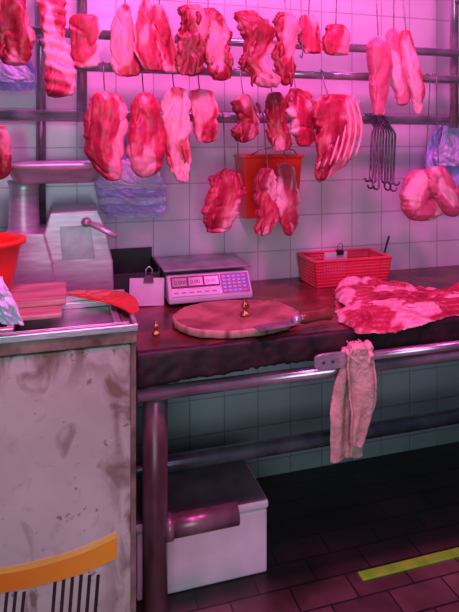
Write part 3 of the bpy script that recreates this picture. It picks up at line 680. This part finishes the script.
hang('meat_cut','red and white streaked chop on a hook','meat',1.88,[(88,290,304),(100,286,316),(116,289,324),(132,291,320),(147,299,309)],'mid',.3,amp=.008,rag=1.1,flaps=3); hook(297,2,93,1.88)
rb=hang('rib_rack','','meat',1.85,[(94,322,352),(104,314,360),(122,312,362),(140,313,356),(158,314,352),(172,314,338),(181,316,326)],'lean',.28,amp=.006,maxd=.026,mind=.014,rag=.7,flaps=1,fat=-.05)
tag(rb,'fanned rack of pork ribs with curved bones showing on a hook','meat','hanging meat'); hook(330,2,99,1.85)
for k in range(7):
    t=k/6
    xa,ya=326+30*t,98+3*t; xb,yb=317+38*t,169-12*t
    pts=[]
    for j in range(11):
        u=j/10; x=xa+(xb-xa)*u+6*math.sin(u*math.pi); y=ya+(yb-ya)*u
        edge=abs((x-336)/27); Yb=1.85-.021*(max(0.05,1-min(1,edge)**2))**.36-.0005
        pts.append(wy(x,y,Yb))
    tube('rib_bone',pts,[.003]+[.0048]*9+[.004],'bone',rb,8)
hang('meat_cut','ragged pink pork trimming on a long hook','meat',2.0,[(168,222,232),(178,212,240),(190,209,246),(204,205,241),(218,203,236),(233,206,226)],'mid',.38,amp=.009,rag=1.,flaps=3); hook(226,3,174,2.0)
hang('meat_cut','narrow pink cut beside a twin on a long hook','meat',1.99,[(168,261,273),(180,253,277),(200,255,278),(218,257,279),(236,257,267)],'mid',.38,amp=.008,rag=.9,flaps=2); hook(268,3,174,1.99)
hang('meat_cut','pale fatty cut on a long hook','meat',2.01,[(163,279,291),(176,276,296),(196,273,298),(216,278,297),(236,285,291)],'mid',.33,amp=.008,fat=.10,edge=.3,rag=.9,flaps=2); hook(285,3,169,2.01)
hang('pork_leg_cut','smooth pale pink drooping ham lobe on a hook','meat',1.95,[(169,418,434),(177,408,446),(190,401,449),(204,400,446),(214,405,440),(221,413,430)],'pale',.6,amp=.008,maxd=.05,rag=.35,crease=.6,sq=.75,fine=.3); hook(424,2,176,1.95)
hang('meat_cut','dark red meat end on a hook','meat',1.86,[(124,-12,3),(138,-14,9),(155,-16,12),(170,-14,11),(180,-10,4)],'dark',.5,amp=.008); hook(-4,2,132,1.86)
hang('pork_leg_cut','smooth pale drooping ham lobe overlapping another on a hook','meat',1.90,[(166,430,444),(175,425,450),(190,428,458),(203,438,461),(212,446,460),(217,450,457)],'pale',.5,amp=.007,rag=.35,crease=.6,sq=.75,fine=.3); hook(438,2,174,1.90)
for px,r_,y in ((320,3,176),(238,3,165),(302,0,50)): hook(px,r_,y,RAIL[r_][0]-.03)
for k in range(9):
    px=370+k*2.9; Yc=2.0+.010*((k*4)%3-1); L1=186+(k*7)%13
    Yr,zr,rr=RAIL[3]
    top=wy(376+k*1.6,118,Yc)
    p1=wy(px+2,134,Yc); p2=wy(px,L1-8,Yc)
    pts=[Vector((top.x,Yr+(rr+.005)*math.cos(math.radians(a)),zr+(rr+.005)*math.sin(math.radians(a)))) for a in (-30,0,35,70,110,150,180)]
    pts+=[Vector((top.x*.6+p1.x*.4,Yc,(zr+p1.z)/2-.005)),p1,p2]
    sgn=-1 if k<4 else 1
    c=p2+Vector((sgn*.013,0,0))
    for a in (200,235,270,305,340,370):
        aa=math.radians(a if sgn>0 else 180-a); pts.append(c+Vector((.013*math.cos(aa),-.004,.013*math.sin(aa))))
    V,Fc=sweep(pts,.0042,8); o=mkobj('meat_hook',V,Fc,'iron',None,smooth=True); tag(o,'dull iron meat hook hanging empty in a bunch','hook','empty iron hooks')
# ---------------- red bin hanging behind
zt=wy(268,157,2.2).z; zb_=wy(268,216,2.2).z
xa,xb=wy(243,157,2.15).x,wy(300,157,2.15).x
bk2=thing('plastic_bin',Vector(((xa+xb)/2,2.2,zb_)),'orange-red open plastic bin hung on the tiled wall','bin')
V=[];tp=.014
for ins,z in ((tp,zb_),(0,zt),(-.006,zt),(-.006,zt+.010),(.005,zt+.010),(.007,zt),(tp+.005,zb_+.005)):
    for X_,Y_ in ((xa+ins,2.13+ins),(xb-ins,2.13+ins),(xb-ins,WY-.008-ins*.3),(xa+ins,WY-.008-ins*.3)): V.append(Vector((X_,Y_,z)))
Fc=[(0,1,2,3),(24,25,26,27)]
for i in range(6):
    for k in range(4): Fc.append((i*4+k,i*4+(k+1)%4,(i+1)*4+(k+1)%4,(i+1)*4+k))
mkobj('bin_body',V,Fc,'red',bk2,bevel=.003)
tube('handle',[(xa+.02,2.13,zt+.006),((xa*.8+xb*.2),2.1,zt+.03),((xa+xb)/2,2.09,zt+.045),((xa*.2+xb*.8),2.1,zt+.03),(xb-.02,2.13,zt+.006)],.0025,'hook',bk2,8)
# ---------------- bags
g='hanging plastic bags'
lab='folded crumpled lilac plastic bag hanging in a stack'
def flatbag(rows,Y,mat,sd,label=lab,grp=g,am=1.):
    NR=60;MS=80;V=[];Fc=[]
    R=[(wy(xl,y,Y),wy(xr,y,Y)) for y,xl,xr in rows];n=len(R)-1
    for i in range(NR+1):
        s=i/NR*n;k=min(int(s),n-1);t=s-k
        g_=[R[max(k-1,0)],R[k],R[k+1],R[min(k+2,n)]]
        l=cr(g_[0][0],g_[1][0],g_[2][0],g_[3][0],t); r=cr(g_[0][1],g_[1][1],g_[2][1],g_[3][1],t)
        for m in range(MS+1):
            c=m/MS; p=l.lerp(r,c); T=i/NR
            n1=noise.noise(Vector((c*2.6+T*1.5,T*2,sd))); n2=abs(noise.noise(Vector((c*5-T*2,T*3.5,sd+3)))); n3=abs(noise.noise(Vector((c*10+T*3,T*6,sd+7))))
            y=Y+am*(.020*n1-.026*n2-.009*n3+.008)-.010*math.sin(T*math.pi)
            V.append(Vector((p.x+.003*noise.noise(Vector((T*6,sd,c))),y,p.z+.006*noise.noise(Vector((c*3,sd,0))))))
    for i in range(NR):
        for m in range(MS):
            k=i*(MS+1)+m; Fc.append((k,k+1,k+MS+2,k+MS+1))
    o=mkobj('plastic_bag',V,Fc,mat,None,smooth=True); s=o.modifiers.new('s','SOLIDIFY'); s.thickness=.004; s.offset=0
    return tag(o,label,'bag',grp) if grp else tag(o,label,'bag')
for k,(rw) in enumerate([
 [(132,116,130),(152,104,152),(176,98,163),(208,104,163),(218,108,158)],
 [(138,116,134),(160,102,154),(182,97,162),(204,100,166),(212,103,164)],
 [(150,112,138),(166,99,154),(186,96,163),(198,98,166),(205,100,164)],
 [(158,110,142),(170,97,156),(184,95,163),(192,97,166),(197,99,164)],
 [(160,106,148),(169,97,158),(180,95,162),(186,97,165),(189,99,163)]]):
    flatbag(rw,2.235-.030*k,'purple' if k%2==0 else 'purpled',k*3.3+1,am=.6)
flatbag([(44,-10,14),(56,-14,28),(72,-14,36),(84,-10,36),(90,-8,30)],2.12,'purpled',21.,'violet plastic bag bundle hanging by the rack post')
flatbag([(50,-10,12),(62,-14,22),(76,-14,34),(82,-10,34)],2.07,'purple',23.,'lilac plastic bag folded over the violet bundle')
flatbag([(124,440,456),(138,430,470),(160,425,480),(182,427,480),(192,432,476)],2.16,'purpled',25.,'violet bag hanging at the end post')
flatbag([(126,444,458),(142,438,472),(156,434,480),(166,438,476)],2.11,'purple',27.,'pale lilac bag layered over another bag')
flatbag([(278,-30,2),(288,-32,8),(300,-30,14),(314,-26,20),(325,-24,24)],1.42,'whitebag',31.,'thin white-lilac plastic bag draped over the freezer edge',None)
# ---------------- lights
def area(name,loc,target,size,energy,color,sy=None):
    l=bpy.data.lights.new(name,'AREA'); l.energy=energy; l.color=color; l.size=size
    if sy: l.shape='RECTANGLE'; l.size_y=sy
    o=bpy.data.objects.new(name,l); coll.objects.link(o); o.location=loc
    o.rotation_euler=(Vector(target)-Vector(loc)).to_track_quat('-Z','Y').to_euler(); return o
pink=(1,.09,.52)
area('stall_lamp_light',(.1,.85,2.55),(.3,2.0,1.05),.25,25,pink)
area('stall_lamp_light',(1.1,.95,2.55),(1.0,2.0,.95),.25,21,pink)
area('rack_strip_light',(.6,2.1,2.7),(.6,2.05,1.0),1.8,6,(.9,.20,.9),.12)
area('added_pink_fill',(.3,.2,2.2),(.8,2.2,1.0),.5,7,(1,.24,.85))  # unseen fill added on the camera side to brighten the wall
area('street_light_fill',(-.2,-.9,1.2),(.5,2.2,.35),1.2,15,(.68,.95,1.0))
wd=bpy.data.worlds.new('world'); scene.world=wd; wd.use_nodes=True
wd.node_tree.nodes['Background'].inputs[0].default_value=(.20,.45,.75,1); wd.node_tree.nodes['Background'].inputs[1].default_value=.14
# ---------------- camera
cam=bpy.data.cameras.new('camera'); cam.sensor_fit='VERTICAL'; cam.sensor_height=36; cam.sensor_width=27
cam.lens=F/612*36; cam.shift_y=-(306-HZ)/612
co=bpy.data.objects.new('camera',cam); coll.objects.link(co); co.location=(0,0,H); co.rotation_euler=(math.pi/2,0,-TH)
scene.camera=co
try:
    scene.view_settings.view_transform='Standard'; scene.view_settings.look='None'
except Exception as e: print(e)
